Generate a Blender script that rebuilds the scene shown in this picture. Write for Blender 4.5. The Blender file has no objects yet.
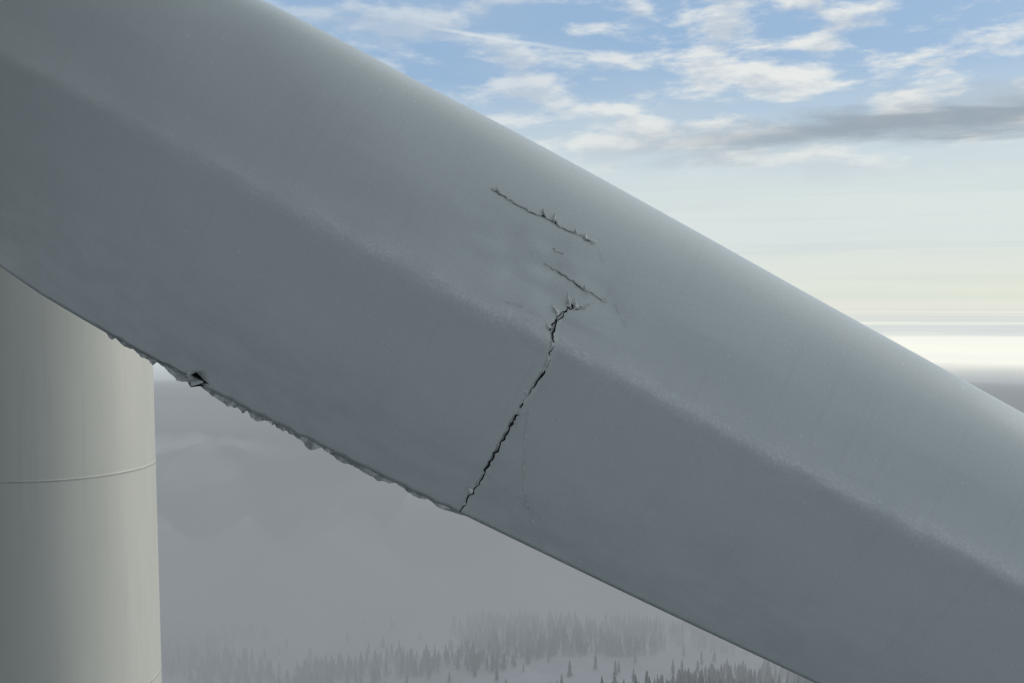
import bpy, math, random, bmesh
import numpy as np
from mathutils import Vector, noise
random.seed(7); np.random.seed(7)
scene=bpy.context.scene
scene.view_settings.view_transform='Standard'
scene.view_settings.look='None'
scene.view_settings.exposure=0

# ------------------------------------------------ node helpers
class NT:
    def __init__(s,tree): s.t=tree
    def n(s,typ,**k):
        nd=s.t.nodes.new(typ)
        for a,b in k.items(): setattr(nd,a,b)
        return nd
    def put(s,sock,v):
        if isinstance(v,bpy.types.NodeSocket): s.t.links.new(v,sock)
        else: sock.default_value=v
    def m(s,op,a,b=0.0,c=0.0,clamp=False):
        nd=s.n('ShaderNodeMath',operation=op,use_clamp=clamp)
        s.put(nd.inputs[0],a); s.put(nd.inputs[1],b); s.put(nd.inputs[2],c)
        return nd.outputs[0]
    def mr(s,v,a,b,c=0.0,d=1.0,interp='SMOOTHSTEP'):
        nd=s.n('ShaderNodeMapRange',interpolation_type=interp)
        s.put(nd.inputs[0],v)
        for i,x in enumerate((a,b,c,d)): s.put(nd.inputs[i+1],x)
        return nd.outputs[0]
    def mix(s,f,a,b,blend='MIX'):
        nd=s.n('ShaderNodeMix',data_type='RGBA',blend_type=blend)
        s.put(nd.inputs[0],f)
        s.put(nd.inputs[6],a if isinstance(a,bpy.types.NodeSocket) else (*a,1))
        s.put(nd.inputs[7],b if isinstance(b,bpy.types.NodeSocket) else (*b,1))
        return nd.outputs[2]
    def vm(s,op,a,b=(0,0,0)):
        nd=s.n('ShaderNodeVectorMath',operation=op)
        s.put(nd.inputs[0],a); s.put(nd.inputs[1],b)
        return nd
    def noise(s,vec,scale,detail=5,rough=.5,dist=0.0):
        nd=s.n('ShaderNodeTexNoise')
        s.put(nd.inputs['Vector'],vec); nd.inputs['Scale'].default_value=scale
        nd.inputs['Detail'].default_value=detail; nd.inputs['Roughness'].default_value=rough
        nd.inputs['Distortion'].default_value=dist
        return nd.outputs[0]
def mat(name):
    m=bpy.data.materials.new(name); m.use_nodes=True
    N=NT(m.node_tree); bs=m.node_tree.nodes['Principled BSDF']
    return m,N,bs

SUN_AZ=math.radians(72); SUN_EL=math.radians(13)
# ------------------------------------------------ world
w=bpy.data.worlds.new("World"); scene.world=w; w.use_nodes=True
w.cycles.sampling_method='NONE'
N=NT(w.node_tree); bg=w.node_tree.nodes['Background']
sky=N.n('ShaderNodeTexSky',sky_type='NISHITA'); sky.sun_disc=False
sky.sun_elevation=SUN_EL; sky.sun_rotation=SUN_AZ; sky.altitude=500
sky.air_density=1.0; sky.dust_density=1.5
tc=N.n('ShaderNodeTexCoord'); D=tc.outputs['Generated']
sp=N.n('ShaderNodeSeparateXYZ'); N.put(sp.inputs[0],D)
X,Y,Z=sp.outputs
az=N.m('ARCTAN2',X,Y)
K=10.0
def C(r,g,b): return (r*K,g*K,b*K)
col=N.mix(.72,sky.outputs[0],C(.36,.54,.79))
hz=N.mr(Z,0.25,0.07)
wide=N.noise(N.vm('MULTIPLY',D,(2,2,14)).outputs[0],1.6,3,.5)
hz2=N.m('ADD',hz,N.m('MULTIPLY',N.m('SUBTRACT',wide,.5),.4),clamp=True)
col=N.mix(N.m('MULTIPLY',hz2,.93),col,C(.73,.79,.76))
st=N.noise(N.vm('MULTIPLY',D,(2.5,2.5,70)).outputs[0],1.4,5,.55,.3)
stm=N.m('MULTIPLY',N.mr(st,.46,.66),N.mr(Z,.17,.05))
col=N.mix(N.m('MULTIPLY',stm,.45),col,C(.60,.68,.70))
warm=N.m('MULTIPLY',N.mr(Z,.07,.0),N.mr(az,-.3,.6))
col=N.mix(N.m('MULTIPLY',warm,.5),col,C(.84,.83,.64))
# thin altocumulus
dd=N.vm('MULTIPLY',D,(1,1,3.1)).outputs[0]
p1=N.noise(dd,11.5,8,.57,.15)
p2=N.noise(N.vm('MULTIPLY',D,(1,1,2.6)).outputs[0],4.2,2,.5)
env=N.m('MULTIPLY',N.mr(Z,.105,.165),N.mr(az,-.25,.32,.20,1.0))
pv=N.m('ADD',p1,N.m('MULTIPLY',N.m('SUBTRACT',p2,.5),.40))
pv=N.m('ADD',pv,N.m('MULTIPLY',env,.085))
pm=N.m('MULTIPLY',N.mr(pv,.50,.68),N.m('POWER',env,.6))
pshade=N.noise(N.vm('ADD',dd,(.0,.0,.03)).outputs[0],11.5,6,.57,.15)
pc=N.mix(N.mr(pshade,.46,.64),C(.88,.88,.83),C(.58,.63,.68))
col=N.mix(N.m('MULTIPLY',pm,.84),col,pc)
# slate-coloured stratus bars
bn=N.noise(N.vm('MULTIPLY',D,(5,5,30)).outputs[0],1.6,7,.62,.4)
bc=N.m('SUBTRACT',Z,N.m('ADD',.157,N.m('MULTIPLY',N.m('SUBTRACT',az,.3),.03)))
bc=N.m('ADD',bc,N.m('MULTIPLY',N.m('SUBTRACT',bn,.5),.05))
bm=N.m('MULTIPLY',N.mr(N.m('ABSOLUTE',bc),.026,.003),N.mr(az,.04,.34))
col=N.mix(N.m('MULTIPLY',bm,.88),col,C(.31,.37,.43))
bc2=N.m('ADD',N.m('SUBTRACT',Z,.182),N.m('MULTIPLY',N.m('SUBTRACT',bn,.5),.05))
bm2=N.m('MULTIPLY',N.mr(N.m('ABSOLUTE',bc2),.016,.002),N.mr(az,.30,.5))
col=N.mix(N.m('MULTIPLY',bm2,.5),col,C(.45,.50,.54))
# contrail
cl=N.m('SUBTRACT',Z,N.m('SUBTRACT',.249,N.m('MULTIPLY',az,.147)))
cl=N.m('ADD',cl,N.m('MULTIPLY',N.m('SUBTRACT',p1,.5),.008))
cm=N.m('MULTIPLY',N.mr(N.m('ABSOLUTE',cl),.0026,.0003),N.m('MULTIPLY',N.mr(az,-.10,-.04),N.mr(az,.10,.0)))
col=N.mix(N.m('MULTIPLY',cm,.5),col,C(.78,.82,.83))
# unseen overcast, added for blade shading: darkest low on the far-left side, lighter overhead
dot=N.vm('DOT_PRODUCT',D,(.50,.866,0.0)).outputs['Value']
unseen_deck=N.mix(N.mr(Z,-.1,.85),C(.115,.135,.148),C(.60,.655,.68))
lr=N.mr(X,-.5,.9,.04,2.1)
def grey(v):
    cc=N.n('ShaderNodeCombineColor')
    for k in range(3): N.put(cc.inputs[k],v)
    return cc.outputs[0]
unseen_deck=N.mix(1.0,unseen_deck,grey(lr),'MULTIPLY')
dn=N.noise(D,2.2,2,.5)
unseen_deck=N.mix(1.0,unseen_deck,grey(N.mr(dn,.3,.7,.8,1.2)),'MULTIPLY')
col=N.mix(N.mr(dot,.10,.70),unseen_deck,col)
N.put(bg.inputs[0],col); bg.inputs[1].default_value=1.0/K

# ------------------------------------------------ sun
sl=bpy.data.lights.new("sun","SUN"); sl.energy=1.4; sl.angle=math.radians(14); sl.color=(1,.93,.80)
so=bpy.data.objects.new("sun",sl); scene.collection.objects.link(so)
sd=Vector((math.sin(SUN_AZ)*math.cos(SUN_EL),math.cos(SUN_AZ)*math.cos(SUN_EL),math.sin(SUN_EL)))
so.rotation_euler=sd.to_track_quat('Z','Y').to_euler()

# ------------------------------------------------ camera
cam=bpy.data.cameras.new("camera"); co=bpy.data.objects.new("camera",cam); scene.collection.objects.link(co)
cam.lens=35; cam.sensor_width=36; cam.clip_end=150000; cam.clip_start=.1
co.rotation_euler=(math.radians(90-2.38),0,0)
scene.camera=co

def mesh_obj(name,verts,faces,material,smooth=True,parent=None,fm=None,recalc=False):
    me=bpy.data.meshes.new(name); me.from_pydata([tuple(v) for v in verts],[],faces)
    ms=material if isinstance(material,list) else [material]
    for m_ in ms: me.materials.append(m_)
    if fm is not None: me.polygons.foreach_set('material_index',fm)
    me.polygons.foreach_set('use_smooth',[smooth]*len(me.polygons)); me.update()
    if recalc:
        b=bmesh.new(); b.from_mesh(me); bmesh.ops.recalc_face_normals(b,faces=b.faces); b.to_mesh(me); b.free()
    ob=bpy.data.objects.new(name,me); scene.collection.objects.link(ob)
    if parent: ob.parent=parent
    return ob

# ------------------------------------------------ blade coordinates
EU=Vector((.8886,0,-.4586)); EV=Vector((.4586,0,.8886)); CEN=Vector((.11,8.5,-.367))
def bow(u): return .055*u*u if u<0 else .004*u*u
def itp(u,xs,ys): return float(np.interp(u,xs,ys))
def htop(u): return itp(u,[-14,-8,-3.43,-1.8,-.08,2.07,4.05,14,26],[1.75,1.90,1.65,1.575,1.535,1.475,1.43,1.15,.55])
def hbot(u): return itp(u,[-14,-8,-4.27,-2.7,-1.2,.13,1.51,3.4,5,14,26],[1.55,1.75,1.735,1.672,1.600,1.557,1.528,1.48,1.44,1.0,.3])
def naca(x): # x from leading edge
    x=min(max(x,0),1)
    return 5*(.2969*math.sqrt(x)-.1260*x-.3516*x*x+.2843*x**3-.1036*x**4)
def thick(u,v,front=True):
    ht,hb=htop(u),hbot(u)
    x=(ht-v)/(ht+hb); ch=(ht+hb)
    T=.36
    t=naca(x)*T*ch
    if front:
        r=math.sqrt((v-.13)**2+.05**2)
        t+= .13*math.exp(-r/.45)*min(1,max(0,(x)*4))
        t+=.012
        du=u-crack_u(v)
        if v<.35 and v>-1.7:
            k=math.exp(-((v+.5)/.9)**2)
            if du>0: t-= .028*k*math.exp(-du/.30)
            else: t+= .008*k*math.exp(du/.5)
        t+=.012*noise.noise(Vector((u*.9,v*1.5,3)))
        t-=.025*math.exp(-(((u+.15)/.55)**2+((v-.62)/.22)**2))*(.6+noise.noise(Vector((u*4,v*6,1))))
    else:
        t=t*.8+.006
    return t
def uv_of(x,y):
    """camera-frame pixel of the damage -> blade (u,v)"""
    d=8.0
    for i in range(6):
        Xw=(x-512)/995*d; Zw=-(y-300)/995*d
        dx,dz=Xw-CEN.x,Zw-CEN.z
        u=dx*EU.x+dz*EU.z; v=dx*EV.x+dz*EV.z
        ht,hb=htop(u),hbot(u)
        t=naca((ht-v)/(ht+hb))*.36*(ht+hb)+.05
        d=8.5+bow(u)-t
    return u,v
main=[(459,515),(466,504),(474,492),(483,477),(489,463),(497,452),(505,437),(511,424),(520,411),(527,398),(536,384),(543,372),(549,356),(552,342),(553,330),(559,318),(567,311)]
mu=[uv_of(*p) for p in main]
_v=[p[1] for p in mu]; _u=[p[0] for p in mu]
def crack_u(v): return float(np.interp(v,_v,_u))
def S(u,v,lift=0.0,front=True):
    t=thick(u,v,front)
    p=CEN+EU*u+EV*v
    p.y+=bow(u)-(t+lift) if front else bow(u)+t
    return p

# ------------------------------------------------ materials: blade
mb,N,bs=mat("blade_gelcoat")
at=N.n('ShaderNodeAttribute',attribute_name='bl').outputs['Vector']
sp=N.n('ShaderNodeSeparateXYZ'); N.put(sp.inputs[0],at); U,V,_=sp.outputs
big=N.noise(N.vm('MULTIPLY',at,(.5,1.6,1)).outputs[0],1.5,5,.6)
fine=N.noise(at,60,3,.6)
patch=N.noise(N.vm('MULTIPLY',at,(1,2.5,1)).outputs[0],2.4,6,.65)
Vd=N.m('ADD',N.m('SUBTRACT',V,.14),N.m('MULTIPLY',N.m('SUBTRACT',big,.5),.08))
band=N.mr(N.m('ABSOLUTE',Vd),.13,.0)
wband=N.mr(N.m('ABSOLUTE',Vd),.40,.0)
c=N.mix(big,(.555,.60,.612),(.645,.685,.69))
c=N.mix(N.m('MULTIPLY',N.mr(fine,.35,.75),.34),c,(.46,.50,.51))
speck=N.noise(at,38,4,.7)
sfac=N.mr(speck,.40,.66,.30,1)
frost_sheen=N.m('MULTIPLY',N.m('ADD',N.m('MULTIPLY',band,.75),N.m('MULTIPLY',wband,.35)),N.mr(patch,.36,.62,.25,1))
frost_sheen=N.m('MULTIPLY',frost_sheen,sfac)
frost_sheen=N.m('MULTIPLY',frost_sheen,N.mr(U,-4.5,.8,.40,1.0))
c=N.mix(N.m('MULTIPLY',frost_sheen,.70),c,(.90,.92,.92))  # frosty specks plus the ridge's sheen highlight painted into the base colour
speckles=N.m('MULTIPLY',N.mr(N.noise(at,26,2,.5),.64,.72),N.mr(patch,.48,.62))
c=N.mix(N.m('MULTIPLY',speckles,.45),c,(.86,.88,.88))
lower_dark=N.m('MULTIPLY',N.mr(V,-.2,-1.5),N.mr(patch,.35,.65,.4,1))  # darker towards the trailing edge, broken up by patch noise
c=N.mix(N.m('MULTIPLY',lower_dark,.38),c,(.36,.39,.40))
strk=N.noise(N.vm('MULTIPLY',at,(9,.5,1)).outputs[0],1.5,4,.6)
c=N.mix(N.m('MULTIPLY',N.mr(strk,.5,.8),.14),c,(.40,.42,.43))
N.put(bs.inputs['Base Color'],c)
N.put(bs.inputs['Roughness'],N.m('ADD',.22,N.m('MULTIPLY',patch,.24)))
bp=N.n('ShaderNodeBump'); bp.inputs['Strength'].default_value=.16; bp.inputs['Distance'].default_value=.01
N.put(bp.inputs['Height'],N.noise(at,25,6,.65)); N.put(bs.inputs['Normal'],bp.outputs[0])

def simple(name,a,b,sc,rough,spec=.5):
    m,N,bs=mat(name)
    N.put(bs.inputs['Base Color'],N.mix(N.mr(N.noise(N.n('ShaderNodeTexCoord').outputs['Object'],sc,4),.35,.65),a,b))
    bs.inputs['Roughness'].default_value=rough; bs.inputs['Specular IOR Level'].default_value=spec
    return m
mdark=simple("fracture_void",(.008,.008,.008),(.030,.028,.026),30,1,0)
mlam=simple("torn_laminate",(.26,.28,.29),(.56,.59,.60),14,.6)
mlip=simple("chipped_gelcoat_edge",(.44,.46,.47),(.84,.86,.86),25,.55)

blade=bpy.data.objects.new("wind_turbine_blade",None); scene.collection.objects.link(blade)
us=np.concatenate([np.arange(-14,-4.9,.25),np.arange(-4.9,5.0,.03),np.arange(5,26.1,.3)])
nf=110; nbk=36
verts=[];bl=[]
for u in us:
    ht,hb=htop(u),hbot(u)
    saw=0
    if -3.4<u<.1: saw=.018*noise.noise(Vector((u*9,0,0)))
    for i in range(nf+1):
        a=i/nf
        xx=.55*a+.45*math.sin(a*math.pi/2)
        xl=1-xx
        xl=xl*xl/(xl+.03) if xl>0 else 0
        v=ht-(ht+hb-saw)*xl*(1.03)
        if i==0: v=-(hb-saw)
        verts.append(S(u,v)); bl.append((u,v,0))
    for i in range(1,nbk):
        a=i/nbk; xl=a*a
        v=ht-(ht+hb)*xl
        verts.append(S(u,v,0,False)); bl.append((u,v,1))
n=nf+nbk; faces=[]
for k in range(len(us)-1):
    for i in range(n):
        j=(i+1)%n
        faces.append((k*n+i,k*n+j,(k+1)*n+j,(k+1)*n+i))
faces.append(tuple(range(n))[::-1]); faces.append(tuple((len(us)-1)*n+i for i in range(n)))
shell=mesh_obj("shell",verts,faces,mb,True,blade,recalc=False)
at_=shell.data.attributes.new('bl','FLOAT_VECTOR','POINT')
at_.data.foreach_set('vector',np.array(bl,dtype=np.float32).ravel())

# ------------------------------------------------ cracks
def jag(pts,step=2.0,amp=1.6,seed=0):
    rnd=random.Random(seed); out=[]
    for (x0,y0),(x1,y1) in zip(pts[:-1],pts[1:]):
        L=math.hypot(x1-x0,y1-y0); k=max(1,int(L/step))
        for i in range(k):
            t=i/k; o=rnd.uniform(-amp,amp)
            out.append((x0+(x1-x0)*t-(y1-y0)/L*o,y0+(y1-y0)*t+(x1-x0)/L*o))
    out.append(pts[-1]); return out
def ribbon(name,pts,wf,material,lift=.004,seed=0,off=0.0,liftvar=0):
    rnd=random.Random(seed); uv=[uv_of(*p) for p in pts]; vs=[];fs=[]
    m_=len(uv)
    for i,(u,v) in enumerate(uv):
        a=uv[max(0,i-1)]; b=uv[min(m_-1,i+1)]
        du,dv=b[0]-a[0],b[1]-a[1]; L=math.hypot(du,dv) or 1
        nx,ny=-dv/L,du/L
        ww=wf(i/(m_-1))*rnd.uniform(.35,1.45)*.008
        w2=wf(i/(m_-1))*rnd.uniform(.35,1.45)*.008
        o=off*.008
        lf=lift+rnd.uniform(0,liftvar)
        vs.append(S(u+nx*(o+ww),v+ny*(o+ww),lf)); vs.append(S(u+nx*(o-w2),v+ny*(o-w2),lift))
        if i: fs.append((2*i-2,2*i-1,2*i+1,2*i))
    return mesh_obj(name,vs,fs,material,False,blade)
mj=jag(main,3.0,1.5,3)
ribbon("main_crack",mj,lambda t:.52+.95*math.sin(math.pi*min(1,t*1.05))**.7*(.3+.7*math.sin(t*15+.6)**2),mdark,.007,1)
ribbon("main_crack_lip",mj,lambda t:.12+.45*math.sin(t*31)**4,mlip,.003,5,off=1.3,liftvar=.004)
ribbon("main_crack_lip_b",mj,lambda t:.10+.35*math.sin(t*27+1)**4,mlip,.003,6,off=-1.2,liftvar=.003)
c1=jag([(491,189),(505,198),(520,207),(535,215),(548,219),(562,229),(578,235),(596,244)],3,.8,8)
ribbon("upper_crack",c1,lambda t:.36*(1-t)**.5*(.3+.7*math.sin(t*19)**2)+.03,mdark,.006,2)
ribbon("upper_crack_lip",c1,lambda t:.3+.5*math.sin(t*21)**2,mlip,.003,4,off=1.0,liftvar=.010)
c2=jag([(543,264),(556,271),(570,280),(582,289),(594,295),(606,303)],3,.8,9)
ribbon("middle_crack",c2,lambda t:.28*math.sin(math.pi*t)+.04,mdark,.006,2)
ribbon("middle_crack_lip",c2,lambda t:.5,mlip,.003,4,off=.9,liftvar=.010)
c3=jag([(549,330),(556,318),(566,309),(584,306)],2,1.4,10)
ribbon("crack_head",c3,lambda t:.6*(1-t)+.15,mdark,.007,2)
c4=jag([(553,248),(558,252),(563,254)],2,.8,11)
ribbon("chip_crack",c4,lambda t:.2,mdark,.006,2)
for k,(pl,wd) in enumerate([([(529,400),(526,440),(524,470),(526,500),(531,520),(538,532)],.36),([(500,300),(520,305),(545,318)],.26),([(612,300),(622,318),(630,330)],.26),
                       ([(600,248),(604,262)],.26),([(478,470),(500,486),(520,500),(545,530)],.26)]):
    ribbon("hairline_%d"%k,jag(pl,4,.5,20+k),lambda t:wd,mlip,.009,30+k)
def shards(name,lst,material,ls=.6):
    vs=[];fs=[]
    for a,b,t,l in lst:
        l*=ls
        ua,ub,ut=uv_of(*a),uv_of(*b),uv_of(*t)
        i=len(vs)
        mid=((a[0]+b[0]+t[0])/3+.6,(a[1]+b[1]+t[1])/3)
        um=uv_of(*mid)
        vs+= [S(*ua,.003),S(*ub,.003),S(*ut,l),S(*um,l*.75)]
        vs+= [S(*ua,-.004),S(*ub,-.004),S(*ut,l-.004),S(*um,l*.75-.009)]
        fs+= [(i,i+1,i+3),(i+1,i+2,i+3),(i+2,i,i+3),(i+4,i+7,i+5),(i+5,i+7,i+6),(i+6,i+7,i+4),(i,i+4,i+5,i+1),(i+1,i+5,i+6,i+2),(i+2,i+6,i+4,i)]
    return mesh_obj(name,vs,fs,material,False,blade)
shards("splinters",[
 ((541,214),(547,217),(543,208),.05),((550,220),(555,224),(556,212),.05),((557,226),(561,228),(553,215),.04),
 ((573,232),(578,235),(576,228),.03),((583,239),(588,242),(585,232),.04),((589,243),(594,245),(600,239),.03),
 ((566,306),(572,309),(567,291),.07),((573,309),(579,309),(574,298),.05),((576,309),(585,309),(591,303),.04),
 ((557,316),(561,313),(551,303),.05),((583,291),(588,295),(584,285),.03),((597,298),(602,301),(608,298),.03),
 ((548,330),(553,327),(546,323),.03),((497,192),(503,196),(496,187),.02),
 ((554,251),(557,253),(556,247),.03),((470,497),(474,491),(467,489),.03),
 ((528,398),(531,392),(524,391),.02),((512,424),(516,417),(518,424),.02)],mlip)
shards("splinter_gaps",[
 ((566,307),(578,310),(571,303),.02),((551,221),(559,226),(554,220),.02),((541,216),(547,218),(543,215),.02),
 ((584,240),(590,242),(587,239),.02)],mdark)

# ------------------------------------------------ torn trailing edge
def fringe(name,u0,u1,material,dep,base,yoff,seed,lmin=.10,lmax=.34):
    rnd=random.Random(seed); vs=[];fs=[]; u=u0
    while u<u1:
        L=rnd.uniform(lmin,lmax)*rnd.choice([.5,1,1.5]); env=math.sin(math.pi*min(1,max(.06,(u-u0)/(u1-u0))))**.4
        d=rnd.uniform(.25,1)*dep*env
        pk=rnd.uniform(.45,.97)
        prof=[(0,0)]
        for q in range(1,13):
            a=q/13
            b=(a/pk)**rnd.uniform(.7,1.0) if a<pk else max(0,1-(a-pk)/(1.03-pk))**.6
            prof.append((a,max(.02,b*rnd.uniform(.80,1.12))))
        prof.append((1.02,0))
        curl=rnd.uniform(-.01,.04)
        i=len(vs)
        for a,b in prof:
            uu=u+a*L; vt=-hbot(uu)
            for th in (0,.006):
                vs.append(CEN+EU*uu+EV*(vt+base)+Vector((0,bow(uu)-yoff-thick(uu,vt+base)*1.0+.010+th,0)))
                vs.append(CEN+EU*uu+EV*(vt-d*b)+Vector((0,bow(uu)-yoff-curl*b+th,0)))
        k=len(prof)
        for q in range(k-1):
            o=i+q*4
            fs+=[(o,o+1,o+5,o+4),(o+2,o+6,o+7,o+3),(o+1,o+3,o+7,o+5)]
        o=i+(k-1)*4; fs+=[(o,o+1,o+3,o+2),(i,i+2,i+3,i+1)]
        u+=L*rnd.uniform(.6,1.05)
    return mesh_obj(name,vs,fs,material,False,blade)
fringe("torn_outer_skin",-3.45,-.05,mlam,.085,.03,-.004,4,.16,.42)
fringe("torn_inner_skin",-3.1,-.1,mlam,.075,.02,-.04,9,.10,.30)
seam=[(93,323),(110,334),(128,345),(150,358),(170,367),(186,375),(204,384)]
ribbon("seam_gap",jag(seam,4,.8,41),lambda t:.12+.6*t**3,mdark,.008,43)
shards("flap",[((184,371),(205,381),(191,387),.05),((196,377),(208,384),(186,371),.06)],mlam,1)
shards("flap_gap",[((188,375),(207,385),(197,372),.065),((186,383),(203,386),(191,387),.06)],mdark,1)

# ------------------------------------------------ tower
mt,N,bs=mat("tower_paint")
ob=N.n('ShaderNodeTexCoord').outputs['Object']
big=N.noise(N.vm('MULTIPLY',ob,(1,1,.25)).outputs[0],.8,5,.6)
c=N.mix(big,(.42,.425,.39),(.53,.53,.495))
st=N.noise(N.vm('MULTIPLY',ob,(6,6,.15)).outputs[0],1.2,4,.6)
c=N.mix(N.m('MULTIPLY',N.mr(st,.5,.8),.22),c,(.33,.33,.30))
c=N.mix(N.m('MULTIPLY',N.mr(N.noise(ob,40,3),.4,.8),.15),c,(.36,.36,.34))
N.put(bs.inputs['Base Color'],c); bs.inputs['Roughness'].default_value=.5
mw=simple("weld_seam",(.36,.36,.33),(.46,.46,.43),9,.6)
tower=bpy.data.objects.new("wind_turbine_tower",None); scene.collection.objects.link(tower)
TX,TY=-10.9,23.7
def rad(z): return 2.2+(-1.6-z)*.012
prof=[(zz,rad(zz)) for zz in [14,10,6,3,1]]; z=-3.95
while z>-97:
    prof+=[(z+.05,rad(z)),(z+.012,rad(z)),(z+.008,rad(z)+.006),(z-.008,rad(z)+.006),(z-.012,rad(z)),(z-.05,rad(z))]; z-=5.15
prof.append((-99,rad(-99)))
ns=128; vs=[];fs=[];fm=[]
for zz,r in prof:
    for k in range(ns):
        a=2*math.pi*k/ns; vs.append((TX+r*math.cos(a),TY+r*math.sin(a),zz))
for i in range(len(prof)-1):
    sm_=abs(prof[i][0]-prof[i+1][0])<.02
    for k in range(ns):
        k2=(k+1)%ns; fs.append((i*ns+k,(i+1)*ns+k,(i+1)*ns+k2,i*ns+k2)); fm.append(1 if sm_ else 0)
fs.append(tuple(range(ns))); fm.append(0)
mesh_obj("tower_shaft",vs,fs,[mt,mw],True,tower,fm)
mesh_obj("foot_flange",[(TX+(rad(-95)+q)*math.cos(2*math.pi*k/64),TY+(rad(-95)+q)*math.sin(2*math.pi*k/64),zz) for q,zz in((.05,-94.2),(.45,-94.2),(.45,-99)) for k in range(64)],
   [(i*64+k,(i+1)*64+k,(i+1)*64+(k+1)%64,i*64+(k+1)%64) for i in range(2) for k in range(64)],mw,True,tower)

# ------------------------------------------------ terrain
def sm(a,b,x):
    t=min(1,max(0,(x-a)/(b-a))); return t*t*(3-2*t)
def ground(x,y):
    r=math.hypot(x-TX,y-TY)
    z=-95-150*sm(30,620,r)
    z+=sm(150,700,r)*(14*noise.noise(Vector((x/260,y/260,1)))+4*noise.noise(Vector((x/70,y/70,4))))
    z-=25*sm(900,2500,r)
    return z
rs=[0]+list(np.geomspace(20,420,18))+list(np.arange(435,1300,9))+list(np.geomspace(1310,60000,40))
na=220; vs=[];fs=[]
for r in rs:
    for k in range(na):
        a=2*math.pi*k/na; x,y=r*math.sin(a),r*math.cos(a)
        vs.append((x,y,ground(x,y)))
for i in range(len(rs)-1):
    for k in range(na):
        k2=(k+1)%na; fs.append((i*na+k,i*na+k2,(i+1)*na+k2,(i+1)*na+k))
mg,N,bs=mat("snowy_ground")
ob=N.n('ShaderNodeTexCoord').outputs['Object']
g=N.noise(ob,.02,6,.6)
ln=N.vm('LENGTH',ob).outputs['Value']
near=N.mr(ln,350,520)
snow=N.mix(N.mr(g,.42,.62),(.80,.84,.88),(.64,.67,.70))
low_bounce=N.mix(N.mr(N.noise(ob,.08,6,.6),.4,.6),(.06,.07,.07),(.35,.37,.39))  # unseen near hill darkened to cut bounce light onto the blade
N.put(bs.inputs['Base Color'],N.mix(near,low_bounce,snow))
bs.inputs['Roughness'].default_value=.8
mesh_obj("ground",vs,fs,mg,True)

# ------------------------------------------------ conifer forest
def clearing(x,y):
    return noise.noise(Vector((x/150+3.3,y/55+1.7,9)))+.35*noise.noise(Vector((x/35,y/25,2)))
V_=[];F_=[]
rnd=random.Random(5)
count=0
def tree(x,y,z,h):
    r=h*rnd.uniform(.13,.19); a0=rnd.uniform(0,6.28); i=len(V_)
    for k in range(4):
        a=a0+k*math.pi/2; V_.append((x+.18*math.cos(a),y+.18*math.sin(a),z-.5))
    V_.append((x,y,z+h)); 
    for k in range(4): F_.append((i+k,i+(k+1)%4,i+4))
    L=6
    for l in range(L):
        t=l/L; zb=z+h*(.10+.80*t)*rnd.uniform(.97,1.03); rr=r*(1-t)**.85*rnd.uniform(.8,1.2)+.15
        top=zb+h*.9/L*1.7
        b=len(V_); V_.append((x,y,min(top,z+h)))
        m_=7
        for k in range(m_*2):
            a=a0+l+k*math.pi/m_; q=rr*(rnd.uniform(.75,1.25) if k%2==0 else .45)
            V_.append((x+q*math.cos(a),y+q*math.sin(a),zb+(0 if k%2==0 else h*.03)+rnd.uniform(-.2,.2)))
        for k in range(m_*2): F_.append((b,b+1+k,b+1+(k+1)%(m_*2)))
for _ in range(30000):
    y=rnd.uniform(520,740); x=rnd.uniform(-.62*y,.55*y)
    c_=clearing(x,y)
    if c_<.08 and rnd.random()>.03: continue
    if rnd.random()<.45: continue
    z=ground(x,y); tree(x,y,z,rnd.uniform(4.5,13)); count+=1
    if count>5000: break
mf,N,bs=mat("conifer_foliage")
ob=N.n('ShaderNodeTexCoord').outputs['Object']
N.put(bs.inputs['Base Color'],N.mix(N.mr(N.noise(ob,.6,3),.4,.7),(.022,.032,.028),(.12,.14,.14)))
bs.inputs['Roughness'].default_value=.9
me=bpy.data.meshes.new("conifer_forest"); me.from_pydata(V_,[],F_); me.materials.append(mf)
fo=bpy.data.objects.new("conifer_forest",me); scene.collection.objects.link(fo)
print("trees",count)

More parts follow.
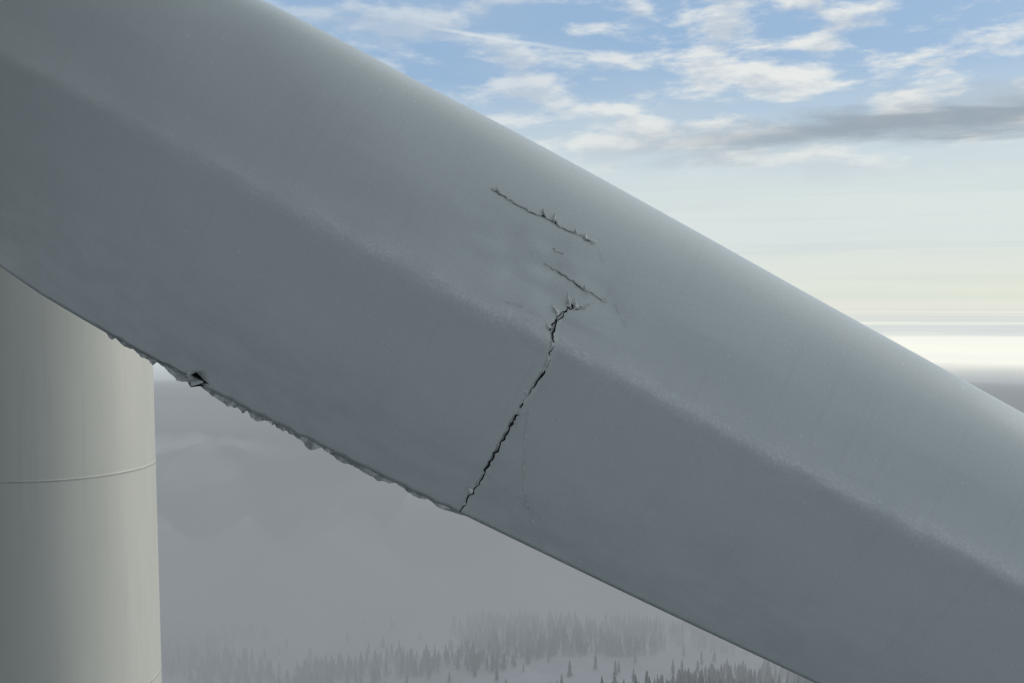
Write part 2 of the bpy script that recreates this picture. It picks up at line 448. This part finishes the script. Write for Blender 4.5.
# ------------------------------------------------ fog volumes
def fogmat(name,dens,colr):
    m=bpy.data.materials.new(name); m.use_nodes=True; t=m.node_tree; t.nodes.clear()
    o=t.nodes.new('ShaderNodeOutputMaterial'); ab=t.nodes.new('ShaderNodeVolumeAbsorption'); em=t.nodes.new('ShaderNodeEmission')
    ad=t.nodes.new('ShaderNodeAddShader')
    ab.inputs['Color'].default_value=(0,0,0,1); ab.inputs['Density'].default_value=dens
    em.inputs['Color'].default_value=(*colr,1); em.inputs['Strength'].default_value=dens  # added emission stands in for daylight scattered in the fog
    t.links.new(ab.outputs[0],ad.inputs[0]); t.links.new(em.outputs[0],ad.inputs[1]); t.links.new(ad.outputs[0],o.inputs['Volume'])
    m.cycles.emission_sampling='NONE'; m.cycles.homogeneous_volume=True
    return m
def fog(name,rs,top,bottom,m,a0=-math.pi,a1=math.pi,na=240):
    vs=[];fs=[]; n_=na+1
    for r in rs:
        for k in range(n_):
            a=a0+(a1-a0)*k/na; x,y=r*math.sin(a),r*math.cos(a); vs.append((x,y,top(x,y,r)))
    off=len(vs)
    for r in rs:
        for k in range(n_):
            a=a0+(a1-a0)*k/na; x,y=r*math.sin(a),r*math.cos(a); vs.append((x,y,bottom))
    R=len(rs)
    for i in range(R-1):
        for k in range(na):
            q=(i*n_+k,i*n_+k+1,(i+1)*n_+k+1,(i+1)*n_+k)
            fs.append(q); fs.append(tuple(off+t for t in q)[::-1])
        fs.append((i*n_,(i+1)*n_,off+(i+1)*n_,off+i*n_)); 
        fs.append((i*n_+na,off+i*n_+na,off+(i+1)*n_+na,(i+1)*n_+na))
    for k in range(na):
        fs.append((k,off+k,off+k+1,k+1)); e=(R-1)*n_
        fs.append((e+k+1,off+e+k+1,off+e+k,e+k))
    return mesh_obj(name,vs,fs,m,True,recalc=True)
def fb(sc,x,y,s): return noise.fractal(Vector((x/sc,y/sc,s)),1.0,2.0,4)
def top1(x,y,r):
    a=math.atan2(x,y)
    rr=r+60*fb(170,x,y,2)+45*(1-sm(-.30,-.12,a))+50
    return -272+132*sm(540,740,rr)+(22*fb(110,x,y,5)+12*fb(45,x,y,8))*sm(560,720,r)*(1-sm(850,1150,r))
def top2(x,y,r):
    rr=r+120*fb(400,x,y,12)
    return -250+132*sm(640,1150,rr)+26*fb(260,x,y,15)*sm(700,900,r)*(1-sm(1000,1300,r))
def top3(x,y,r):
    return max(-318,-258+48*fb(120,x,y,31)+20*fb(40,x,y,33))
def top4(x,y,r):
    return max(-300,-175+(90*fb(230,x,y,51)+34*fb(80,x,y,53))*(1-sm(950,1250,r)))
fog("fog_bank",list(np.arange(480,1900,10)),top1,-330,fogmat("fog",.0145,(.245,.268,.288)),-1.1,1.1,280)
fog("upper_fog",list(np.arange(620,2400,20)),top2,-329,fogmat("fog_upper",.0030,(.31,.34,.36)),-1.1,1.1,200)
fog("fog_drift",list(np.arange(470,900,8)),top3,-328,fogmat("fog_drifting",.012,(.36,.38,.395)),-.8,.8,200)
fog("fog_wisps",list(np.arange(690,1700,12)),top4,-326,fogmat("fog_wisps",.009,(.41,.44,.46)),-.8,.8,220)
fog("mist",[15,60,200,600],lambda x,y,r:-110,-327,fogmat("mist",.0009,(.27,.29,.31)),-1.1,1.1,60)
fog("horizon_haze",list(np.geomspace(1500,80000,14)),lambda x,y,r:-25,-300,fogmat("haze",.00018,(.78,.79,.71)),-1.35,1.35,100)
# ------------------------------------------------ cloud sea to the horizon
vs=[];fs=[]
rs=list(np.geomspace(1700,70000,150)); na=300
for r in rs:
    for k in range(na+1):
        a=-1.4+2.8*k/na; x,y=r*math.sin(a),r*math.cos(a)
        vs.append((x,y,-116+5*fb(1800,x,y,7)+2*fb(500,x,y,1) - 40*(1-sm(1700,2100,r))))
for i in range(len(rs)-1):
    for k in range(na):
        n_=na+1; fs.append((i*n_+k,i*n_+k+1,(i+1)*n_+k+1,(i+1)*n_+k))
mc,N,bs=mat("cloud_tops")
ob=N.n('ShaderNodeTexCoord').outputs['Object']
cn=N.noise(N.vm('MULTIPLY',ob,(.00022,.00055,.001)).outputs[0],1.0,7,.58)
ln=N.vm('LENGTH',ob).outputs['Value']
sx=N.n('ShaderNodeSeparateXYZ'); N.put(sx.inputs[0],ob)
nearb=N.m('MULTIPLY',N.mr(ln,4600,2600),N.mr(N.m('DIVIDE',sx.outputs[0],ln),.20,.42))
nearb=N.m('MULTIPLY',nearb,N.mr(ln,1650,2200))
cv=N.m('ADD',cn,N.m('MULTIPLY',nearb,.20))
cv=N.m('SUBTRACT',cv,N.m('MULTIPLY',N.mr(ln,2150,1750),.12))
N.put(bs.inputs['Base Color'],N.mix(N.mr(cn,.35,.65),(.72,.74,.76),(.88,.87,.82)))
bs.inputs['Roughness'].default_value=1; bs.inputs['Specular IOR Level'].default_value=0
N.put(bs.inputs['Emission Color'],N.mix(N.mr(cv,.44,.66),(.28,.32,.34),(.74,.70,.58)))  # sunlit cream and grey shade of the cloud tops painted in as emission
bs.inputs['Emission Strength'].default_value=.8
mc.cycles.emission_sampling='NONE'
mesh_obj("cloud_sea",vs,fs,mc,True)
